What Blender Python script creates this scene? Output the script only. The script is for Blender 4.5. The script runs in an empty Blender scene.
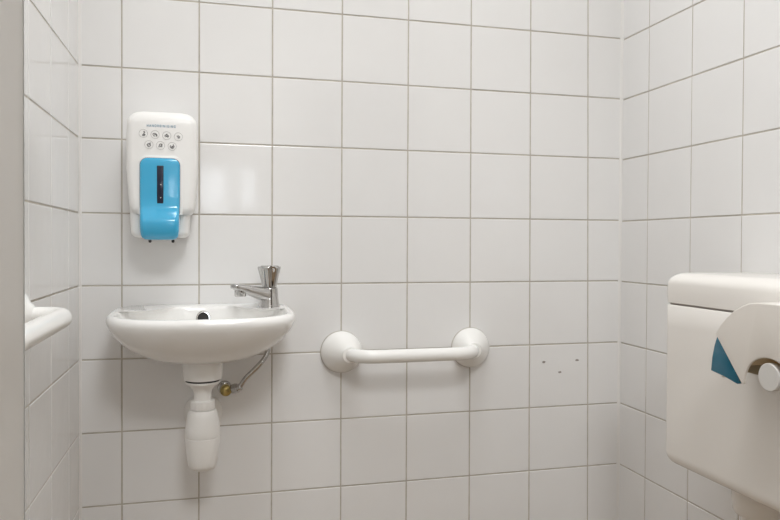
import bpy, bmesh, math, random
from mathutils import Vector, Matrix
random.seed(7)
SC = bpy.context.scene
COL = SC.collection
Z0 = 1.332                       # height of the reference grout line above the floor
PITCH_X, PITCH_Z = 0.15, 0.148
XL, XR = -0.0826, 1.1390         # side walls
YF = -1.25                       # inner face of the front wall
CEIL = 2.50

# ------------------------------------------------------------------ materials
def mat(name, col, rough=0.5, metal=0.0, coat=0.0, trans=0.0, ior=1.5, noise=0.0, nscale=60, bump=0.0, bscale=200, sss=0.0):
    m = bpy.data.materials.new(name); m.use_nodes = True
    nt = m.node_tree; b = nt.nodes['Principled BSDF']
    b.inputs['Base Color'].default_value = (*col, 1)
    b.inputs['Roughness'].default_value = rough
    b.inputs['Metallic'].default_value = metal
    b.inputs['IOR'].default_value = ior
    b.inputs['Coat Weight'].default_value = coat
    b.inputs['Coat Roughness'].default_value = 0.05
    b.inputs['Transmission Weight'].default_value = trans
    tc = nt.nodes.new('ShaderNodeTexCoord')
    if noise:
        n = nt.nodes.new('ShaderNodeTexNoise'); n.inputs['Scale'].default_value = nscale; n.inputs['Detail'].default_value = 4
        nt.links.new(tc.outputs['Object'], n.inputs['Vector'])
        r = nt.nodes.new('ShaderNodeValToRGB')
        r.color_ramp.elements[0].color = (*[max(0, c * (1 - noise)) for c in col], 1)
        r.color_ramp.elements[1].color = (*[min(1, c * (1 + noise)) for c in col], 1)
        r.color_ramp.elements[0].position = 0.3; r.color_ramp.elements[1].position = 0.7
        nt.links.new(n.outputs['Fac'], r.inputs['Fac']); nt.links.new(r.outputs['Color'], b.inputs['Base Color'])
    if bump:
        n2 = nt.nodes.new('ShaderNodeTexNoise'); n2.inputs['Scale'].default_value = bscale; n2.inputs['Detail'].default_value = 2
        nt.links.new(tc.outputs['Object'], n2.inputs['Vector'])
        bp = nt.nodes.new('ShaderNodeBump'); bp.inputs['Strength'].default_value = 1.0; bp.inputs['Distance'].default_value = bump
        nt.links.new(n2.outputs['Fac'], bp.inputs['Height']); nt.links.new(bp.outputs['Normal'], b.inputs['Normal'])
    return m

M = {}
M['tile'] = mat('glazed_white_tile', (0.79, 0.782, 0.775), rough=0.09, noise=0.006, nscale=14, bump=0.0006, bscale=11)
M['grout'] = mat('beige_grout', (0.49, 0.45, 0.39), rough=0.9, noise=0.12, nscale=40)
M['seal'] = mat('corner_sealant', (0.78, 0.765, 0.745), rough=0.35)
M['ceramic'] = mat('white_ceramic', (0.86, 0.85, 0.83), rough=0.07, coat=0.3)
M['plastic'] = mat('white_plastic', (0.86, 0.85, 0.83), rough=0.28)
M['trap'] = mat('white_pipe_plastic', (0.85, 0.835, 0.81), rough=0.32)
M['nylon'] = mat('white_nylon', (0.87, 0.86, 0.835), rough=0.22)
M['cistern'] = mat('ivory_plastic', (0.83, 0.80, 0.76), rough=0.2)
M['paperwhite'] = mat('warm_white_plastic', (0.74, 0.70, 0.65), rough=0.3)
M['inner'] = mat('inner_shade_tan', (0.55, 0.43, 0.26), rough=0.5)  # underside of the white shell, warm shade put into the colour
M['brown'] = mat('inner_shade_brown', (0.42, 0.31, 0.17), rough=0.5)  # deeper shadow at the back of the shell, painted brown
M['knob'] = mat('pale_grey_plastic', (0.66, 0.645, 0.62), rough=0.35)
M['blue'] = mat('sky_blue_plastic', (0.048, 0.40, 0.66), rough=0.13, coat=0.4)
M['teal'] = mat('translucent_teal', (0.02, 0.20, 0.32), rough=0.1, trans=0.35)
M['navy'] = mat('dark_window', (0.010, 0.014, 0.035), rough=0.1)
M['print'] = mat('blue_print', (0.08, 0.27, 0.42), rough=0.5)
M['ink'] = mat('grey_print', (0.17, 0.165, 0.165), rough=0.5)
M['ring'] = mat('pale_grey_print', (0.45, 0.44, 0.43), rough=0.5)
M['chrome'] = mat('chrome', (0.56, 0.55, 0.54), rough=0.04, metal=1.0)
M['brass'] = mat('aged_brass', (0.50, 0.40, 0.16), rough=0.28, metal=1.0, noise=0.3, nscale=120)
M['black'] = mat('black_rubber_and_hole', (0.015, 0.013, 0.012), rough=0.5)
M['frame'] = mat('door_frame_paint', (0.73, 0.71, 0.68), rough=0.35, noise=0.01, nscale=8)
M['paint'] = mat('wall_paint', (0.80, 0.78, 0.75), rough=0.7)
M['ceil'] = mat('ceiling_paint', (0.86, 0.85, 0.83), rough=0.8)
M['wood'] = mat('added_door_wood', (0.06, 0.045, 0.035), rough=0.4, noise=0.2, nscale=10)
M['gap_shade'] = mat('dark_gap_shade', (0.12, 0.14, 0.15), rough=0.6)  # shade of the gap round the lever, as a colour
M['dark'] = mat('hole_dirt_and_lid_gap', (0.32, 0.29, 0.27), rough=0.9)

def floor_mat():
    m = mat('floor_tile', (0.40, 0.38, 0.355), rough=0.35)
    nt = m.node_tree; b = nt.nodes['Principled BSDF']
    tc = nt.nodes.new('ShaderNodeTexCoord'); br = nt.nodes.new('ShaderNodeTexBrick')
    br.offset = 0.0
    br.inputs['Color1'].default_value = (0.30, 0.21, 0.125, 1); br.inputs['Color2'].default_value = (0.27, 0.19, 0.115, 1)
    br.inputs['Mortar'].default_value = (0.14, 0.12, 0.1, 1); br.inputs['Scale'].default_value = 1.0
    br.inputs['Mortar Size'].default_value = 0.0025; br.inputs['Brick Width'].default_value = 0.15; br.inputs['Row Height'].default_value = 0.15
    nt.links.new(tc.outputs['Object'], br.inputs['Vector']); nt.links.new(br.outputs['Color'], b.inputs['Base Color'])
    return m
M['floor'] = floor_mat()

# ------------------------------------------------------------------ helpers
OFF = {}
class MB:
    """collects vertices / faces in world space; build() links them as one object"""
    def __init__(s): s.v = []; s.f = []; s.mi = []
    def add(s, vs, fs, mi=0):
        n = len(s.v); s.v += [tuple(v) for v in vs]; s.f += [tuple(i + n for i in f) for f in fs]; s.mi += [mi] * len(fs); return s
    def box(s, x0, x1, y0, y1, z0, z1, mi=0):
        vs = [(x, y, z) for x in (x0, x1) for y in (y0, y1) for z in (z0, z1)]
        return s.add(vs, [(0, 1, 3, 2), (4, 6, 7, 5), (0, 4, 5, 1), (2, 3, 7, 6), (0, 2, 6, 4), (1, 5, 7, 3)], mi)
    def loft(s, rings, cap0=True, cap1=True, mi=0):
        n = len(rings[0]); vs = [p for r in rings for p in r]; fs = []
        for k in range(len(rings) - 1):
            for i in range(n):
                j = (i + 1) % n
                fs.append((k * n + i, k * n + j, (k + 1) * n + j, (k + 1) * n + i))
        if cap0: fs.append(tuple(range(n))[::-1])
        if cap1: fs.append(tuple((len(rings) - 1) * n + i for i in range(n)))
        return s.add(vs, fs, mi)
    def lathe(s, prof, org, axis=(0, 0, 1), n=48, cap0=True, cap1=True, mi=0):
        a = Vector(axis).normalized(); u = a.orthogonal().normalized(); w = a.cross(u); o = Vector(org)
        rings = [[o + a * h + (u * math.cos(t) + w * math.sin(t)) * r for t in [2 * math.pi * i / n for i in range(n)]] for r, h in prof]
        return s.loft(rings, cap0, cap1, mi)
    def tube(s, path, r, n=24, mi=0, caps=True):
        P = [Vector(p) for p in path]; rings = []; prev = None
        for i, p in enumerate(P):
            t = (P[min(i + 1, len(P) - 1)] - P[max(i - 1, 0)]).normalized()
            u = (t.orthogonal() if prev is None else prev - t * prev.dot(t)).normalized(); prev = u
            w = t.cross(u); rr = r[i] if isinstance(r, (list, tuple)) else r
            rings.append([p + (u * math.cos(2 * math.pi * k / n) + w * math.sin(2 * math.pi * k / n)) * rr for k in range(n)])
        return s.loft(rings, caps, caps, mi)
    def build(s, name, mats, parent=None, loc=None, smooth=True, angle=35, bevel=0.0, seg=3):
        off = Vector(OFF[parent.name]) if parent else Vector(loc or (0, 0, 0))
        me = bpy.data.meshes.new(name)
        me.from_pydata([tuple(Vector(v) - off) for v in s.v], [], s.f)
        for m in (mats if isinstance(mats, (list, tuple)) else [mats]): me.materials.append(m)
        for p, i in zip(me.polygons, s.mi): p.material_index = i
        bm = bmesh.new(); bm.from_mesh(me)
        bmesh.ops.remove_doubles(bm, verts=bm.verts, dist=1e-6)
        bmesh.ops.recalc_face_normals(bm, faces=bm.faces)
        if bevel:
            es = [e for e in bm.edges if len(e.link_faces) == 2 and e.calc_face_angle(0) > math.radians(50)]
            bmesh.ops.bevel(bm, geom=es, offset=bevel, segments=seg, profile=0.5, affect='EDGES', clamp_overlap=True)
        bm.to_mesh(me); bm.free()
        if smooth:
            for p in me.polygons: p.use_smooth = True
            me.set_sharp_from_angle(angle=math.radians(angle))
        o = bpy.data.objects.new(name, me); COL.objects.link(o)
        if parent: o.parent = parent
        else: o.location = off
        OFF[o.name] = tuple(off)
        return o

def thing(name, loc, label, cat, group=None):
    o = bpy.data.objects.new(name, None); COL.objects.link(o); o.location = loc; o.empty_display_size = 0.05
    OFF[o.name] = tuple(loc)
    tag(o, label, cat, group); return o
def tag(o, label, cat, group=None):
    o['label'] = label; o['category'] = cat
    if group: o['group'] = group
    return o
def structure(o): o['kind'] = 'structure'; return o

def rrect(x0, x1, yb, yf, r, z, n=6, rb=None):
    """rounded rectangle in plan; yb = back (towards wall), yf = front"""
    rb = r if rb is None else rb
    pts = []
    for cx, cy, a0, rr in ((x1 - r, yf + r, -90, r), (x1 - rb, yb - rb, 0, rb), (x0 + rb, yb - rb, 90, rb), (x0 + r, yf + r, 180, r)):
        for k in range(n + 1):
            a = math.radians(a0 + 90 * k / n)
            pts.append((cx + rr * math.cos(a), cy + rr * math.sin(a), z))
    return pts
def sgp(c, e): return math.copysign(abs(c) ** e, c)
def smoothstep(a, b, x):
    t = max(0, min(1, (x - a) / (b - a))); return t * t * (3 - 2 * t)
def catmull(P, n=8):
    P = [Vector(p) for p in P]; Q = [P[0] * 2 - P[1]] + P + [P[-1] * 2 - P[-2]]; out = []
    for i in range(1, len(Q) - 2):
        for k in range(n):
            t = k / n; a, b, c, d = Q[i - 1:i + 3]
            out.append(0.5 * (2 * b + (c - a) * t + (2 * a - 5 * b + 4 * c - d) * t * t + (3 * b - a - 3 * c + d) * t ** 3))
    return out + [P[-1]]

# ------------------------------------------------------------------ tiled walls
def tiled(name, org, U, N, us, vs, u0, u1, v0, v1, thick=0.1, lean={}):
    """one wall: slab of grout with individually set tiles; U = along, N = into the room"""
    o = Vector(org); U = Vector(U); N = Vector(N); Zv = Vector((0, 0, 1)); mb = MB()
    P = lambda u, v, h: o + U * u + Zv * v + N * h
    D = lambda u, v: sum(k * max(0, 1 - abs(u - c) / 0.15) for c, k in lean.items()) * (v - Z0 + 0.37)   # joints slightly out of plumb
    vs8 = [P(u, v, h) for u in (u0, u1) for v in (v0, v1) for h in (-thick, -0.0012)]
    mb.add(vs8, [(0, 1, 3, 2), (4, 6, 7, 5), (0, 4, 5, 1), (2, 3, 7, 6), (0, 2, 6, 4), (1, 5, 7, 3)], 1)
    g = 0.0014; b = 0.0016
    for a, c in zip(us[:-1], us[1:]):
        for d, e in zip(vs[:-1], vs[1:]):
            ua, uc, vd, ve = max(a + g, u0), min(c - g, u1), max(d + g, v0), min(e - g, v1)
            if uc - ua < 0.006 or ve - vd < 0.006: continue
            t = [random.uniform(-0.00022, 0.00022) for _ in range(3)]
            h = lambda u, v: t[0] + t[1] * (2 * (u - ua) / (uc - ua) - 1) + t[2] * (2 * (v - vd) / (ve - vd) - 1)
            ring = lambda i, hh: [P(u + D(u, v), v, hh + (h(u, v) if hh > -0.001 else 0)) for u, v in ((ua + i, vd + i), (uc - i, vd + i), (uc - i, ve - i), (ua + i, ve - i))]
            mb.loft([ring(0, -0.0014), ring(0, -0.0008), ring(b * 0.3, -0.0002), ring(b, 0.0)], False, True, 0)
    return structure(mb.build(name, [M['tile'], M['grout']], smooth=False))

co = {0: -0.0021, 1: -0.0007, 2: -0.0001, 3: 0.0005, 4: 0.0005, 5: 0.0007, 6: -0.0002, 7: 0.0013}
ro = {-1: -0.0027, 0: -0.0004, 1: 0.0024, 2: 0.0007, 3: 0.0018, 4: 0.0002, 5: -0.0004, 6: -0.0016}
rows = sorted(Z0 - j * PITCH_Z + ro.get(j, 0) for j in range(-9, 11))
cols = [i * PITCH_X + co.get(i, 0) for i in range(-2, 10)]
tiled('wall_back', (0, 0, 0), (1, 0, 0), (0, -1, 0), cols, rows, XL - 0.05, XR + 0.05, 0, CEIL, lean={0.75: -0.002, 0.90: -0.004, 1.05: -0.0085})
wall_back = bpy.data.objects['wall_back']
rcols = sorted(-(0.1082 + k * 0.15) - {1: -0.0005, 2: -0.0038}.get(k, 0) for k in range(-2, 9))
rrows = sorted(Z0 - j * PITCH_Z + ro.get(j, 0) - {-1: 0.004, 0: 0.0035, 1: 0.003, 2: 0.0022, 3: 0.0015, 4: 0.001}.get(j, 0.004 if j < 0 else 0) for j in range(-9, 11))
tiled('wall_right', (XR, 0, 0), (0, 1, 0), (-1, 0, 0), rcols, rrows, YF, 0.0, 0, CEIL)
lcols = sorted(-(0.106 + k * 0.148) for k in range(-2, 9))
tiled('wall_left', (XL, 0, 0), (0, 1, 0), (1, 0, 0), lcols, rows, YF, 0.0, 0, CEIL)
for nm, x, s in (('trim_1', XL, 1), ('trim_2', XR, -1)):
    mb = MB(); r = 0.005
    rings = []
    for z in (0.0, CEIL):
        rings.append([(x - s * 0.002, 0.002, z), (x + s * r, 0.002, z), (x + s * r, -0.0004, z), (x + s * r * 0.35, -r * 0.35, z), (x + s * 0.0004, -r, z), (x - s * 0.002, -r, z)])
    structure(mb.loft(rings).build(nm, M['seal'], smooth=False))
# old drill holes in one tile of the back wall
for x, z, r in ((0.9379, -0.6331, 0.0034), (1.0245, -0.6315, 0.0036), (0.9799, -0.6585, 0.0034)):
    mb = MB(); pts = []
    for k in range(14):
        a = 2 * math.pi * k / 14; rr = r * random.uniform(0.75, 1.25); pts.append((x + rr * math.cos(a) * 1.2, z + Z0 + rr * 0.8 * math.sin(a)))
    mb.loft([[(px, 0.0, pz) for px, pz in pts], [(x + (px - x) * 0.8, -0.0007, z + Z0 + (pz - z - Z0) * 0.8) for px, pz in pts]])
    mb.build('drill_hole', M['dark'], wall_back)

# front wall with the doorway, hall beyond it
DX0, DX1, DH, YO = 0.1091, 1.02, 2.05, -1.36
mb = MB(); mb.box(XL - 0.1, DX0 - 0.015, YO, YF, 0, CEIL); mb.box(DX1 + 0.015, XR + 0.1, YO, YF, 0, CEIL); mb.box(DX0 - 0.015, DX1 + 0.015, YO, YF, DH + 0.015, CEIL)
structure(mb.build('wall_front', M['paint'], smooth=False))
mb = MB()
mb.box(DX0 - 0.015, DX0, YO - 0.012, YF + 0.0, 0, DH + 0.015); mb.box(DX1, DX1 + 0.015, YO - 0.012, YF, 0, DH + 0.015); mb.box(DX0, DX1, YO - 0.012, YF, DH, DH + 0.015)
mb.box(DX0 - 0.07, DX0 - 0.015, YO - 0.012, YO, 0, DH + 0.07); mb.box(DX1 + 0.015, DX1 + 0.07, YO - 0.012, YO, 0, DH + 0.07); mb.box(DX0 - 0.015, DX1 + 0.015, YO - 0.012, YO, DH + 0.015, DH + 0.07)
structure(mb.build('door_1', M['frame'], bevel=0.0015, seg=2))
HY, HX0, HX1 = -3.0, -0.9, 1.9
mb = MB(); mb.box(HX0 - 0.1, HX1 + 0.1, HY - 0.1, 0.1, -0.1, 0)
structure(mb.build('floor', M['floor'], smooth=False))
mb = MB(); mb.box(HX0 - 0.1, HX1 + 0.1, HY - 0.1, 0.1, CEIL, CEIL + 0.1)
structure(mb.build('ceiling', M['ceil'], smooth=False))
mb = MB(); mb.box(HX0 - 0.1, HX0, HY, YF, 0, CEIL); structure(mb.build('wall_hall_left', M['paint'], smooth=False))
mb = MB(); mb.box(HX1, HX1 + 0.1, HY, YF, 0, CEIL); structure(mb.build('wall_hall_right', M['paint'], smooth=False))
mb = MB(); mb.box(HX0, XL - 0.1, YO, YF, 0, CEIL); mb.box(XR + 0.1, HX1, YO, YF, 0, CEIL); structure(mb.build('wall_hall_front', M['paint'], smooth=False))
# hall rear wall with a small two-light window
WX0, WX1, WZ0, WZ1 = 0.12, 0.47, 1.19, 1.47
mb = MB(); mb.box(HX0 - 0.1, WX0, HY - 0.1, HY, 0, CEIL); mb.box(WX1, HX1 + 0.1, HY - 0.1, HY, 0, CEIL)
mb.box(WX0, WX1, HY - 0.1, HY, 0, WZ0); mb.box(WX0, WX1, HY - 0.1, HY, WZ1, CEIL)
structure(mb.build('wall_hall_back', M['paint'], smooth=False))
mb = MB()
for a, b_, c, d in ((WX0, WX1, WZ0, WZ0 + 0.02), (WX0, WX1, WZ1 - 0.02, WZ1), (WX0, WX0 + 0.02, WZ0, WZ1), (WX1 - 0.02, WX1, WZ0, WZ1), (0.28, 0.37, WZ0, WZ1)):
    mb.box(a, b_, HY - 0.06, HY - 0.01, c, d)
structure(mb.build('window_1', M['frame'], smooth=False))
mb = MB(); mb.box(0.72, 1.60, HY, HY + 0.045, 0, 2.03); structure(mb.build('added_dark_door_2', M['wood'], smooth=False))  # unseen door added for dark reflections in the chrome
mb = MB(); mb.box(-0.75, -0.10, HY, HY + 0.045, 0, 2.03); structure(mb.build('added_dark_door_3', M['wood'], smooth=False))  # second added door, something dark for the metal to mirror

# ------------------------------------------------------------------ wash basin
CX = 0.160
def basin_ring(hw, yf, yr, z, n=96, ef=2.7, er=5.0, yc=None, cx=CX, ledge=0.0):
    yc = -0.10 if yc is None else yc; out = []
    for k in range(n):
        a = 2 * math.pi * k / n; c, s_ = math.cos(a), math.sin(a)
        e = 2 / (ef if s_ < 0 else er)
        x = cx + hw * sgp(c, 2 / (ef if s_ < 0 else er))
        y = yc + (yc - yf) * sgp(s_, e) if s_ < 0 else yc + (yr - yc) * sgp(s_, e)
        if ledge and s_ > 0:
            lim = yr - ledge * smoothstep(0.035, 0.115, abs(x - cx))
            y = min(y, lim)
        out.append((x, y, Z0 + z))
    return out
basin = thing('wash_basin', (CX, -0.001, Z0 - 0.487), 'small white ceramic wash basin on the back wall, under the soap dispenser', 'sink')
outer = [  # z, half width, front, rear, centre
    (-0.584, 0.034, -0.140, -0.055, -0.095), (-0.5825, 0.055, -0.155, -0.045, -0.095), (-0.579, 0.076, -0.170, -0.030, -0.095), (-0.571, 0.104, -0.187, -0.012, -0.095),
    (-0.559, 0.128, -0.202, -0.003, -0.095), (-0.547, 0.145, -0.214, -0.001, -0.095), (-0.535, 0.157, -0.225, -0.001, -0.095), (-0.523, 0.166, -0.234, -0.001, -0.095),
    (-0.512, 0.172, -0.2405, -0.001, -0.095), (-0.504, 0.1750, -0.2438, -0.001, -0.095), (-0.4985, 0.1755, -0.2445, -0.001, -0.095), (-0.4940, 0.1746, -0.2438, -0.001, -0.095), (-0.4903, 0.1724, -0.2415, -0.001, -0.095), (-0.4880, 0.1692, -0.2383, -0.001, -0.095), (-0.4872, 0.1655, -0.2345, -0.001, -0.095)]
rings = [basin_ring(hw, yf, yr, z, yc=yc, er=6.0, ef=3.0) for z, hw, yf, yr, yc in outer]
inner = [(0.0, -0.4872, 0.1610, -0.2305, -0.038), (0, -0.4882, 0.1580, -0.2275, -0.0405), (0, -0.4925, 0.1550, -0.2250, -0.0435), (0, -0.508, 0.150, -0.221, -0.046), (0, -0.525, 0.142, -0.214, -0.050),
         (0, -0.545, 0.120, -0.198, -0.060), (0, -0.560, 0.090, -0.180, -0.075), (0, -0.569, 0.050, -0.158, -0.10), (0, -0.572, 0.022, -0.146, -0.124)]
for k, (_, z, hw, yf, yr) in enumerate(inner):
    rings.append(basin_ring(hw, yf, yr, z, ef=2.7, er=3.2, yc=-0.13 if k < 7 else -0.135, ledge=max(0, 0.062 - 0.012 * k)))
rings = [[(x, y, z + (0.0050 - 0.036 * abs(y)) * smoothstep(-0.55, -0.489, z - Z0)) for x, y, z in r] for r in rings]
rings = [[(CX + (x - CX) * (1 - 0.035 * max(0, 1 - abs(y) / 0.095) ** 1.5), y, z) for x, y, z in r] for r in rings]   # the rim drops a little to the front
mb = MB(); mb.loft(rings, True, True)
mb.lathe([(0.0383, 0.03), (0.0383, -0.004), (0.0372, -0.022), (0.0345, -0.0235)], (0.158, -0.10, Z0 - 0.5975), n=48)
mb.build('bowl', M['ceramic'], basin, angle=50)
mb = MB(); mb.lathe([(0.021, 0.0), (0.021, 0.002), (0.016, 0.003), (0.012, 0.001)], (0.16, -0.135, Z0 - 0.5725)); mb.build('drain', M['chrome'], basin)
oc = (0.1585, -0.0478, Z0 - 0.5070)
ax = Vector((0, -1, 0.12))
mb = MB(); mb.lathe([(0.0090, -0.004), (0.0135, -0.003), (0.0142, 0.0015), (0.0130, 0.0026), (0.0112, 0.0026), (0.0102, 0.0008), (0.0102, -0.004)], oc, ax, cap0=False, cap1=False); ring = mb.build('overflow_ring', M['chrome'], basin)
mb = MB(); mb.lathe([(0.0104, -0.004), (0.0104, 0.0006)], oc, ax); mb.build('overflow_hole', M['black'], ring)  # black disc stands in for the darkness inside the hole

# ------------------------------------------------------------------ tap
TX, TY, TZ = 0.290, -0.062, Z0 - 0.4872
tap = thing('pillar_tap', (TX, TY, TZ), 'chrome pillar tap with faceted handle on the right end of the basin', 'tap')
mb = MB(); mb.lathe([(0.0212, 0), (0.0214, 0.002), (0.0205, 0.005), (0.0190, 0.012), (0.0175, 0.022), (0.0168, 0.032), (0.0165, 0.040), (0.0135, 0.0425)], (TX, TY, TZ)); body = mb.build('body', M['chrome'], tap, angle=40)
d = Vector((-0.0735, -0.040, 0)); L = d.length; d.normalize(); side = Vector((-d.y, d.x, 0))
mb = MB(); secs = []
for s_, zt, zb, w in ((-0.004, 0.0405, 0.011, 0.0150), (0.008, 0.0425, 0.0125, 0.0155), (0.022, 0.0445, 0.0175, 0.0152), (0.040, 0.0474, 0.0235, 0.0150), (0.060, 0.0502, 0.0320, 0.0140), (0.074, 0.0518, 0.0375, 0.0128), (0.0815, 0.0524, 0.0398, 0.0118), (0.0850, 0.0515, 0.0418, 0.0100), (0.0862, 0.0490, 0.0445, 0.006)):
    c = Vector((TX, TY, TZ)) + d * s_; pts = []
    for k in range(24):
        a = 2 * math.pi * k / 24
        pts.append(c + side * (w * sgp(math.cos(a), 0.62)) + Vector((0, 0, (zt + zb) / 2 + (zt - zb) / 2 * sgp(math.sin(a), 0.62))))
    secs.append(pts)
mb.loft(secs); mb.build('spout', M['chrome'], tap, angle=50)
ac = Vector((TX, TY, TZ)) + d * 0.0685
mb = MB(); mb.lathe([(0.0116, 0.043), (0.0116, 0.0290), (0.0106, 0.0268), (0.0086, 0.0268), (0.0084, 0.033)], ac); mb.build('aerator', M['chrome'], tap)
mb = MB(); hr = []; nh = 64
for r, h, am in ((0.0120, 0.0415, 0), (0.0150, 0.0425, 0.02), (0.0156, 0.046, 0.06), (0.0182, 0.058, 0.13), (0.0212, 0.070, 0.16), (0.0238, 0.079, 0.16), (0.0245, 0.0815, 0.13), (0.0243, 0.0835, 0.08), (0.0230, 0.0850, 0.0)):
    pts = []
    for k in range(nh):
        a = 2 * math.pi * k / nh; q = 1 - am * (0.5 - 0.5 * math.cos(5 * a)) ** 2
        pts.append((TX + r * q * math.cos(a + 0.5), TY + r * q * math.sin(a + 0.5), TZ + h))
    hr.append(pts)
mb.loft(hr); hd = mb.build('handle', M['chrome'], tap, angle=40)
mb = MB(); mb.lathe([(0.0185, 0.0845), (0.0185, 0.0862), (0.0170, 0.0870)], (TX, TY, TZ)); mb.build('handle_cap', M['chrome'], hd)

# ------------------------------------------------------------------ bottle trap
BX, BY = 0.158, -0.10
trap = thing('bottle_trap', (BX, BY, Z0 - 0.80), 'white plastic bottle trap hanging below the wash basin', 'drain trap')
mb = MB(); mb.lathe([(0.0325, -0.6213), (0.0325, -0.6240)], (BX, BY, Z0)); mb.build('gasket', M['black'], trap)
mb = MB(); mb.lathe([(0.0330, -0.6240), (0.0330, -0.6275), (0.0305, -0.6300), (0.0230, -0.6350), (0.0182, -0.6410), (0.0168, -0.648), (0.0166, -0.664)], (BX, BY, Z0)); mb.build('tailpiece', M['trap'], trap)
mb = MB(); pts = []
hn = []
for r, z in ((0.0185, -0.6615), (0.0215, -0.6620), (0.0232, -0.6635), (0.0236, -0.6765), (0.0226, -0.6790), (0.0185, -0.6795)):
    hn.append([(BX + r * (1 + 0.012 * math.cos(24 * t)) * math.cos(t), BY + r * (1 + 0.012 * math.cos(24 * t)) * math.sin(t), Z0 + z) for t in [2 * math.pi * k / 96 for k in range(96)]])
mb.loft(hn); mb.build('slip_nut', M['trap'], trap)
mb = MB(); mb.lathe([(0.0190, -0.6796), (0.0255, -0.6804), (0.0278, -0.6850), (0.0298, -0.6940), (0.0317, -0.7060), (0.0331, -0.7180), (0.0337, -0.7310), (0.0331, -0.7327)], (BX, BY, Z0)); mb.build('upper_body', M['trap'], trap)
mb = MB(); mb.lathe([(0.0324, -0.7326), (0.0335, -0.7340), (0.0330, -0.7450), (0.0316, -0.7600), (0.0296, -0.7750), (0.0270, -0.7880), (0.0243, -0.7940), (0.0195, -0.7970)], (BX, BY, Z0)); mb.build('bottom_cup', M['trap'], trap)
mb = MB(); mb.tube([(BX, BY + 0.02, Z0 - 0.708), (BX, -0.02, Z0 - 0.708), (BX, -0.001, Z0 - 0.708)], 0.0165); mb.build('outlet_pipe', M['trap'], trap)
mb = MB(); mb.lathe([(0.0385, 0.0005), (0.0390, 0.003), (0.0370, 0.0075), (0.0280, 0.0135), (0.0190, 0.0170)], (BX, 0, Z0 - 0.708), (0, -1, 0)); mb.build('wall_flange', M['trap'], trap)

# ------------------------------------------------------------------ supply valve and hose
VX, VZ = 0.2035, Z0 - 0.659
valve = thing('water_valve', (VX, 0, VZ), 'round brass water supply stub on the wall right of the bottle trap', 'valve')
mb = MB(); mb.lathe([(0.0145, 0.0005), (0.0145, 0.002), (0.0125, 0.006), (0.0105, 0.007)], (VX - 0.002, 0, VZ), (0, -1, 0)); mb.build('wall_rosette', M['chrome'], valve)
mb = MB(); mb.lathe([(0.0095, 0.004), (0.0100, 0.018), (0.0117, 0.022), (0.0120, 0.034), (0.0108, 0.038), (0.0070, 0.0405), (0.0030, 0.0410)], (VX, 0, VZ), (0, -1, 0)); mb.build('body', M['brass'], valve)
hose = thing('supply_hose', (0.225, -0.04, Z0 - 0.645), 'braided chrome water hose rising from the brass stub to the tap', 'hose')
hp = catmull([(0.2085, -0.034, VZ), (0.2274, -0.042, Z0 - 0.6548), (0.2435, -0.048, Z0 - 0.6320), (0.2700, -0.050, Z0 - 0.6060), (0.2850, -0.047, Z0 - 0.5860), (0.2895, -0.044, Z0 - 0.5640)], 14)
mb = MB(); mb.tube(hp[15:], [0.0050 + 0.0003 * (k % 2) for k in range(len(hp) - 15)], n=16); mb.build('braided_line', M['chrome'], hose, angle=80)
a0 = Vector(hp[2]); a1 = Vector(hp[17]); dv = (a1 - a0)
mb = MB(); 
rgs = []
ln = dv.length
mb.lathe([(0.0085, 0.005), (0.0104, 0.0065), (0.0108, 0.009), (0.0108, 0.0165), (0.0095, 0.018)], a0, dv, n=6); mb.lathe([(0.0074, 0.017), (0.0074, 0.0255), (0.0060, 0.0270)], a0, dv, n=32)
mb.build('coupling_nut', M['chrome'], hose, angle=30)

# ------------------------------------------------------------------ grab bars
def grab_bar(name, label, c0, along, out, length, stand=0.086, r=0.0142, bell=True):
    c0, A, O = Vector(c0), Vector(along), Vector(out)
    g = thing(name, tuple(c0), label, 'grab bar')
    sk = 0.011 if bell else 0.0; c00, length0 = c0, length; c0 = c0 + A * sk; length -= 2 * sk
    R = 0.050 if bell else 0.036; P = [c0 + O * (0.034 if bell else 0.008)]
    for k in range(13):
        t = math.radians(90 * k / 12); P.append(c0 + A * (R - R * math.cos(t)) + O * (stand - R + R * math.sin(t)))
    for k in range(1, 12):
        P.append(c0 + A * (R + (length - 2 * R) * k / 12) + O * stand)
    for k in range(13):
        t = math.radians(90 * k / 12); P.append(c0 + A * (length - R + R * math.sin(t)) + O * (stand - R + R * math.cos(t)))
    P.append(c0 + A * length + O * (0.034 if bell else 0.008))
    c0, length = c00, length0
    MB().tube(P, r, n=32).build('rail', M['nylon'], g)
    for s_ in (0, 1):
        c = c0 + A * (length * s_)
        prof = [(0.0447, 0.0006), (0.0455, 0.002), (0.0455, 0.006), (0.0445, 0.011), (0.0415, 0.018), (0.0365, 0.026), (0.0315, 0.034), (0.0260, 0.042), (0.0205, 0.0490), (0.0182, 0.0520), (0.0172, 0.0550), (0.0140, 0.0555)]
        if not bell: prof = [(0.0350, 0.0006), (0.0358, 0.002), (0.0350, 0.006), (0.0300, 0.0105), (0.0200, 0.0150), (0.0160, 0.0200), (0.0130, 0.0210)]
        fl = MB().lathe(prof, c, O, n=64)
        fl.v = [tuple(Vector(v) + A * (sk * (1 - 2 * s_) * min(1.0, ((Vector(v) - c).dot(O) / 0.052) ** 1.5 if (Vector(v) - c).dot(O) > 0 else 0))) for v in fl.v]   # bell leans towards the rail
        fl = fl.build('flange', M['nylon'], g)
        if bell: MB().lathe([(0.0445, 0.0), (0.0464, 0.0), (0.0464, 0.0012), (0.0445, 0.0012)], c, O, n=64).build('backing_ring', M['grout'], fl)
    return g
grab_bar('grab_bar', 'short white horizontal grab bar with two domed flanges on the back wall', (0.4505, 0, Z0 - 0.5920), (1, 0, 0), (0, -1, 0), 0.3010)
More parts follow.
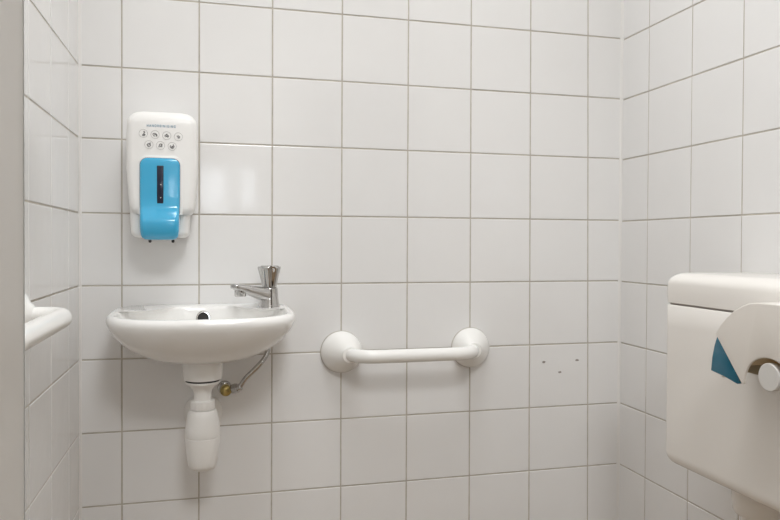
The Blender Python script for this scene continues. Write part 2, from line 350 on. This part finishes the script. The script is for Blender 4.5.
grab_bar('grab_bar', 'white grab bar on the left wall, cut off by the door frame', (XL, -0.464, Z0 - 0.4570), (0, -1, 0), (1, 0, 0), 0.30, stand=0.061, r=0.0135, bell=False)

# ------------------------------------------------------------------ soap dispenser
sd = thing('soap_dispenser', (0.0815, -0.001, Z0 - 0.225), 'white wall soap dispenser with blue push lever above the basin', 'soap dispenser')
DCX = 0.0815
mb = MB(); rings = []
def cov(z, dw, df, r): rings.append(rrect(DCX - 0.0662 + dw, DCX + 0.0662 - dw, -0.012, -0.094 + df, r, Z0 + z, rb=0.006))
for k in range(7):
    t = math.radians(15 * k); q = 0.016; cov(-0.3005 + q - q * math.sin(math.radians(90) - t) if False else -0.3005 + q * (1 - math.cos(t)), 0.006 + q * (1 - math.sin(t)), 0.010 * (1 - math.sin(t)), 0.014)
for z in (-0.270, -0.24, -0.21, -0.18, -0.15): cov(z, 0.006 * max(0, (-0.21 - z) / 0.09) if z < -0.21 else 0, 0, 0.014)
for k in range(9):
    t = math.radians(90 * k / 8); q = 0.026; cov(-0.1005 - q + q * math.sin(t) * 1.0, 0.001 + q * (1 - math.cos(t)), 0.016 * (1 - math.cos(t)), 0.014)
mb.loft(rings); mb.build('cover', M['plastic'], sd, angle=50)
mb = MB(); rings = []
for k in range(6):
    t = math.radians(18 * k); q = 0.012; rings.append(rrect(0.0768 - 0.0545 + q * (1 - math.sin(t)), 0.0768 + 0.0545 - q * (1 - math.sin(t)), -0.004, -0.080 + q * (1 - math.sin(t)), 0.012, Z0 - 0.3445 + q * (1 - math.cos(t)), rb=0.004))
rings.append(rrect(0.0768 - 0.056, 0.0768 + 0.056, -0.004, -0.082, 0.012, Z0 - 0.290, rb=0.004))
rings.append(rrect(0.0768 - 0.056, 0.0768 + 0.056, -0.004, -0.082, 0.012, Z0 - 0.125, rb=0.004))
mb.loft(rings); mb.build('lower_housing', M['plastic'], sd, angle=50)
def outline_loft(levels, cx, yb):  # levels: z, half width, y front, corner radius
    return [rrect(cx - hw, cx + hw, yb, yf, r, Z0 + z, rb=0.001) for z, hw, yf, r in levels]
# raised surround
lv = []
for k in range(7):
    t = math.radians(15 * k); lv.append((-0.1872 - 0.017 + 0.017 * math.cos(t), 0.0412 - 0.017 * (1 - math.sin(t)), -0.0948, 0.0008))
lv += [(-0.25, 0.0415, -0.0952, 0.0008), (-0.300, 0.0405, -0.0948, 0.0008)]
mb = MB(); mb.loft(outline_loft(lv, 0.0790, -0.085)); mb.build('lever_surround', M['plastic'], sd, angle=50)
lv = []
for k in range(7):
    t = math.radians(15 * k); q = 0.014; lv.append((-0.1920 - q + q * math.cos(t), 0.0366 - q * (1 - math.sin(t)), -0.0975 - 0.002 * math.sin(t), 0.003))
lv += [(-0.225, 0.0367, -0.1000, 0.004), (-0.265, 0.0366, -0.1004, 0.004), (-0.283, 0.0364, -0.1010, 0.005), (-0.290, 0.0362, -0.1035, 0.006), (-0.298, 0.0361, -0.1080, 0.007), (-0.306, 0.0359, -0.1130, 0.008),
       (-0.312, 0.0358, -0.1158, 0.009), (-0.318, 0.0358, -0.1168, 0.009), (-0.325, 0.0357, -0.1163, 0.009), (-0.333, 0.0354, -0.1145, 0.009), (-0.340, 0.0345, -0.1115, 0.009), (-0.3450, 0.0325, -0.1080, 0.009), (-0.3480, 0.0285, -0.1040, 0.009), (-0.3492, 0.0230, -0.1000, 0.009)]
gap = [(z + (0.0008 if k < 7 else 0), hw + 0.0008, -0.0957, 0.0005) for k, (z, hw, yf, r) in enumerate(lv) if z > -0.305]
mb = MB(); mb.loft(outline_loft(gap, 0.0782, -0.085)); mb.build('lever_gap_shade', M['gap_shade'], sd)  # dark sheet behind the lever draws the shadow line around it
mb = MB(); mb.loft(outline_loft(lv, 0.0782, -0.080)); lever = mb.build('push_lever', M['blue'], sd, angle=60)
lever['label'] = 'blue push lever'
mb = MB(); mb.box(0.0728, 0.0850, -0.1012, -0.0985, Z0 - 0.2795, Z0 - 0.2065); w = mb.build('level_window', M['navy'], lever, bevel=0.0012, seg=3)
w['label'] = 'dark fill level slot'
for zz in (-0.243, -0.268):
    MB().lathe([(0.0009, 0), (0.0009, 0.0004)], (0.0800, -0.1011, Z0 + zz), (0, -1, 0), n=10).build('level_mark', M['plastic'], w)
for x in (0.0571, 0.1004):
    MB().lathe([(0.0028, -0.335), (0.0030, -0.352), (0.0022, -0.3545)], (x, -0.060, Z0), n=16).build('locking_pin', M['black'], sd)
fy = -0.0942
cu = bpy.data.curves.new('lettering', 'FONT'); cu.body = 'HANDREINIGING'; cu.size = 0.0064; cu.align_x = 'CENTER'; cu.align_y = 'CENTER'; cu.extrude = 0.00015; cu.offset = 0.00004; cu.space_character = 1.45
tx = bpy.data.objects.new('lettering', cu); COL.objects.link(tx)
bpy.context.view_layer.update(); wd = tx.dimensions.x
tx.scale = (0.053 / wd, 1, 1)
tx.parent = sd; tx.location = Vector((0.0805, fy - 0.0002, Z0 - 0.1300)) - Vector(OFF[sd.name]); tx.rotation_euler = (math.pi / 2, 0, 0)
tx.data.materials.append(M['print'])
bpy.context.view_layer.update()
me = bpy.data.meshes.new_from_object(tx.evaluated_get(bpy.context.evaluated_depsgraph_get()))
lt = bpy.data.objects.new('printed_word', me); COL.objects.link(lt)
lt.parent = sd; lt.location = tx.location; lt.rotation_euler = tx.rotation_euler; lt.scale = tx.scale
bpy.data.objects.remove(tx); bpy.data.curves.remove(cu)
def strip(mb, pts, w, y, mi=0):
    for (x0, z0), (x1, z1) in zip(pts[:-1], pts[1:]):
        dx, dz = x1 - x0, z1 - z0; l = math.hypot(dx, dz) or 1; nx, nz = -dz / l * w / 2, dx / l * w / 2
        q = [(x0 + nx, z0 + nz), (x1 + nx, z1 + nz), (x1 - nx, z1 - nz), (x0 - nx, z0 - nz)]
        mb.loft([[(a, y, b) for a, b in q], [(a, y - 0.0003, b) for a, b in q]], mi=mi)
HANDS = [  # small strokes inside each washing-step circle (unit radius)
    [[(0.0, 0.5), (0.35, 0.45), (0.3, 0.1)], [(-0.25, -0.45), (0.1, -0.2), (0.5, -0.3), (0.2, -0.55), (-0.2, -0.5)], [(0.1, 0.2), (0.15, -0.1)]],
    [[(-0.55, 0.0), (-0.3, 0.3), (0.1, 0.25), (0.5, -0.05)], [(-0.2, -0.05), (0.2, 0.05), (0.5, -0.3), (0.2, -0.4)], [(-0.4, -0.2), (-0.1, -0.45)]],
    [[(-0.5, -0.2), (-0.2, 0.2), (0.2, 0.15), (0.55, -0.25)], [(-0.3, -0.35), (0.0, -0.15), (0.35, -0.4)], [(-0.1, 0.3), (0.15, 0.4)], [(0.25, 0.0), (0.45, -0.1)]],
    [[(-0.4, 0.1), (0.0, 0.25), (0.35, 0.05), (0.3, -0.3), (-0.1, -0.35)], [(-0.2, -0.1), (0.1, -0.1)]],
    [[(-0.5, -0.1), (-0.2, 0.25), (0.1, 0.3), (0.45, 0.45)], [(-0.3, -0.4), (0.1, -0.5), (0.4, -0.2), (0.3, 0.1), (0.0, 0.05)], [(-0.45, -0.25), (-0.1, -0.2)]],
    [[(-0.4, -0.45), (-0.25, 0.2), (0.0, 0.45), (0.3, 0.2)], [(0.0, -0.1), (0.3, -0.1), (0.4, 0.45)], [(-0.1, -0.4), (0.05, -0.1)], [(0.3, -0.1), (0.35, -0.45)]],
    [[(-0.4, 0.25), (-0.5, -0.2), (-0.1, -0.5), (0.35, -0.4), (0.5, 0.1)], [(-0.15, 0.1), (0.1, -0.2), (0.35, 0.3), (0.2, 0.5)], [(-0.2, -0.2), (0.1, -0.35)]]]
for (x, z), H in zip(((0.0476, -0.1453), (0.0690, -0.1466), (0.0904, -0.1478), (0.1119, -0.1490), (0.0578, -0.1664), (0.0790, -0.1672), (0.1005, -0.1681)), HANDS):
    mb = MB(); R = 0.0080; n = 32
    for rr in ((R, R - 0.0006),):
        for k in range(n):
            a, b_ = 2 * math.pi * k / n, 2 * math.pi * (k + 1) / n
            q = [(x + rr[0] * math.cos(a), z + rr[0] * math.sin(a)), (x + rr[0] * math.cos(b_), z + rr[0] * math.sin(b_)), (x + rr[1] * math.cos(b_), z + rr[1] * math.sin(b_)), (x + rr[1] * math.cos(a), z + rr[1] * math.sin(a))]
            mb.loft([[(u, fy, Z0 + v) for u, v in q], [(u, fy - 0.0003, Z0 + v) for u, v in q]])
    for pts in H: strip(mb, [(x + u * R * 0.95, Z0 + z + v * R * 0.95) for u, v in pts], 0.0015, fy, 1)
    mb.build('pictogram', [M['ring'], M['ink']], sd, smooth=False)

# ------------------------------------------------------------------ cistern
CXF, CY0, CY1 = 0.970, -0.412, -0.815
ci = thing('cistern', (XR, (CY0 + CY1) / 2, Z0 - 0.74), 'ivory plastic toilet cistern with lid high on the right wall', 'cistern')
def crect(z, ins, insb, r): return rrect(CXF + ins, XR - 0.0005, CY0 - insb, CY1 + insb, r, Z0 + z, n=6, rb=r)
mb = MB(); rings = []
for k in range(8):
    t = math.radians(90 * k / 7); q = 0.019
    rings.append(crect(-0.7440 + q * (1 - math.cos(t)) , 0.008 * (1 - math.sin(t)), q * (1 - math.sin(t)), 0.012))
for z in (-0.68, -0.62, -0.56, -0.50, -0.4625): rings.append(crect(z, 0, 0, 0.012))
rings.append(crect(-0.4610, 0.0012, 0.0012, 0.012))
mb.loft(rings); mb.build('tank', M['cistern'], ci, angle=50)
mb = MB(); mb.loft([crect(-0.4615, 0.004, 0.004, 0.010), crect(-0.4575, 0.004, 0.004, 0.010)]); mb.build('lid_gap', M['dark'], ci)  # solid grey-brown strip fills the joint under the lid
mb = MB(); rings = [crect(-0.4578, 0.002, 0.002, 0.012), crect(-0.4570, 0.0005, 0.0005, 0.012), crect(-0.440, -0.0005, -0.0005, 0.012), crect(-0.424, 0, 0, 0.012)]
for k in range(1, 8):
    t = math.radians(90 * k / 7); q = 0.020
    rings.append(crect(-0.424 + q * math.sin(t), q * (1 - math.cos(t)) * 1.4, q * (1 - math.cos(t)), 0.012))
mb.loft(rings); mb.build('lid', M['cistern'], ci, angle=50)
PX, PY = 1.05, -0.552
mb = MB(); mb.lathe([(0.0385, -0.730), (0.0392, -0.745), (0.0392, -0.776), (0.0375, -0.794), (0.0345, -0.7985), (0.0310, -0.7990)], (PX, PY, Z0)); col = mb.build('outlet_collar', M['cistern'], ci)
fp = [(PX, PY, Z0 - 0.79), (PX, PY, Z0 - 0.86), (PX, PY, 0.42)] + [(PX + 0.05 - 0.05 * math.cos(t), PY, 0.42 - 0.05 * math.sin(t)) for t in [math.radians(15 * k) for k in range(1, 7)]] + [(XR - 0.002, PY, 0.37)]
mb = MB(); mb.tube(fp, 0.0255, n=32); mb.build('flush_pipe', M['cistern'], ci)

# ------------------------------------------------------------------ toilet roll dispenser on the cistern front
td = thing('toilet_roll_dispenser', (CXF, -0.735, Z0 - 0.55), 'white toilet roll dispenser with teal corner mounted on the cistern front', 'toilet roll dispenser')
YC = -0.735; XF = 0.900
half = [(0.000, -0.4325), (0.020, -0.4328), (0.036, -0.4350), (0.051, -0.4405), (0.067, -0.4490), (0.081, -0.4595), (0.0938, -0.4725), (0.1030, -0.4870)]
beak = [(0.1030, -0.4870), (0.0515, -0.5470), (0.0500, -0.5495), (0.0450, -0.5500), (0.0430, -0.5480)]
arch = []
for k in range(1, 13):
    t = math.radians(90 * k / 12); arch.append((0.0430 * math.cos(t) , -0.5450 + 0.0385 * math.sin(t)))
right = half[1:] + beak[1:] + arch
outl = [(YC + y, z) for y, z in right] + [(YC - y, z) for y, z in right[::-1][1:]] + [(YC, -0.4325)]
mb = MB()
mb.loft([[(XF, y, Z0 + z) for y, z in outl], [(XF + 0.004, y, Z0 + z) for y, z in outl]])
# wall of the shell running back to the cistern, open below
rim = [(YC + y, z) for y, z in half[::-1]] + [(YC - y, z) for y, z in half[1:]]
inn = [(YC + (y - YC) * 0.965, z - 0.0035) for y, z in rim]
rl = rim + inn[::-1]
mb.loft([[(XF + 0.002, y, Z0 + z) for y, z in rl], [(CXF - 0.002, y, Z0 + z) for y, z in rl]])
mb.build('shell', M['paperwhite'], td, bevel=0.0022, seg=4, angle=40)
mb = MB(); bk = [(YC + y * 0.95, z - 0.003 if z > -0.48 else z) for y, z in half] + [(YC + 0.088, -0.5415), (YC - 0.088, -0.5415)] + [(YC - y * 0.95, z - 0.003) for y, z in half[::-1][:-1]]
mb.loft([[(CXF - 0.030, y, Z0 + z) for y, z in bk], [(CXF - 0.0005, y, Z0 + z) for y, z in bk]]); mb.build('inner_case', M['brown'], td)
mb = MB(); hood = [(YC + 0.0430 * q_ * math.cos(t), -0.5450 + 0.0385 * q_ * math.sin(t)) for q_, rng in ((1.0, range(5, 20)), (1.05, range(19, 4, -1))) for t in [math.radians(7.5 * k) for k in rng]]
mb.loft([[(XF + 0.004, y, Z0 + z) for y, z in hood], [(XF + 0.040, y, Z0 + z) for y, z in hood]]); mb.build('arch_hood', M['inner'], td)
for s_ in (1, -1):
    wn = [(0.0945, -0.4790), (0.1055, -0.4885), (0.1120, -0.5050), (0.1165, -0.5230), (0.1190, -0.5435), (0.0900, -0.5475), (0.0640, -0.5535), (0.0600, -0.5520), (0.0620, -0.5350), (0.0780, -0.4900)]
    mb = MB(); q = [(YC + s_ * y, z) for y, z in wn]
    mb.loft([[(XF + 0.0055, y, Z0 + z) for y, z in q], [(XF + 0.013, y, Z0 + z) for y, z in q]])
    o = mb.build('side_window', M['teal'], td, bevel=0.001, seg=2); o['label'] = 'translucent teal corner'
    MB().lathe([(0.004, 0.0), (0.004, 0.004), (0.003, 0.005)], (XF + 0.010, YC + s_ * 0.0960, Z0 - 0.5445), (0, 0, -1), n=16).build('catch', M['paperwhite'], td)
mb = MB(); mb.lathe([(0.0060, -0.068), (0.0060, -0.012), (0.0182, -0.0118), (0.0190, -0.010), (0.0190, -0.0012), (0.0180, 0.0)], (XF + 0.001, YC, Z0 - 0.5318), (-1, 0, 0), n=48)
mb.build('roll_spindle', M['knob'], td, angle=40)['label'] = 'grey disc ended spindle'

# ------------------------------------------------------------------ lamps
def ceiling_lamp(x, y, label, watts, size):
    t = thing('ceiling_lamp', (x, y, CEIL), label, 'lamp')
    q = size / 2 + 0.01; MB().lathe([(q, 0), (q + 0.005, -0.02), (q, -0.04), (q - 0.02, -0.042)], (x, y, CEIL), n=48).build('housing', M['plastic'], t)
    l = bpy.data.lights.new('lamp_light', 'AREA'); l.shape = 'DISK'; l.size = size; l.energy = watts; l.color = (0.97, 0.99, 1.0)
    o = bpy.data.objects.new('lamp_light', l); COL.objects.link(o); o.location = (x, y, CEIL - 0.05)
ceiling_lamp(0.44, -0.72, 'round white ceiling lamp above the toilet cubicle', 11.0, 0.64)
ceiling_lamp(0.45, -2.15, 'unseen hall ceiling lamp added as front fill', 25, 0.64)  # hall lamp added to send fill light in through the doorway
w = bpy.data.worlds.new('World'); SC.world = w; w.use_nodes = True
bg = w.node_tree.nodes['Background']; bg.inputs['Color'].default_value = (0.88, 0.94, 1.0, 1); bg.inputs['Strength'].default_value = 7.0

# ------------------------------------------------------------------ camera
cam = bpy.data.cameras.new('camera'); co_ = bpy.data.objects.new('camera', cam); COL.objects.link(co_)
R3 = [[0.9682343267710263, 0.2500421284120244, -0.0011056588272477358], [-0.2499989496520753, 0.9681326642699823, 0.014821253198178291], [0.004776362121602998, -0.014074032566755598, 0.9998895478862619]]
mw = Matrix.Identity(4)
for i in range(3):
    mw[i][0] = R3[i][0]; mw[i][1] = R3[i][2]; mw[i][2] = -R3[i][1]
mw[0][3], mw[1][3], mw[2][3] = 0.1735, -1.5278, Z0 - 0.3539
co_.matrix_world = mw
cam.sensor_width = 36; cam.lens = 706.4 * 36 / 780
cam.shift_x = -3.43 / 780; cam.shift_y = -6.58 / 780
cam.clip_start = 0.02
SC.camera = co_
SC.view_settings.view_transform = 'Standard'; SC.view_settings.look = 'None'
SC.view_settings.gamma = 1; SC.view_settings.exposure = 0.0; SC.view_settings.use_curve_mapping = False
SC.cycles.max_bounces = 16; SC.cycles.diffuse_bounces = 8; SC.cycles.use_denoising = True
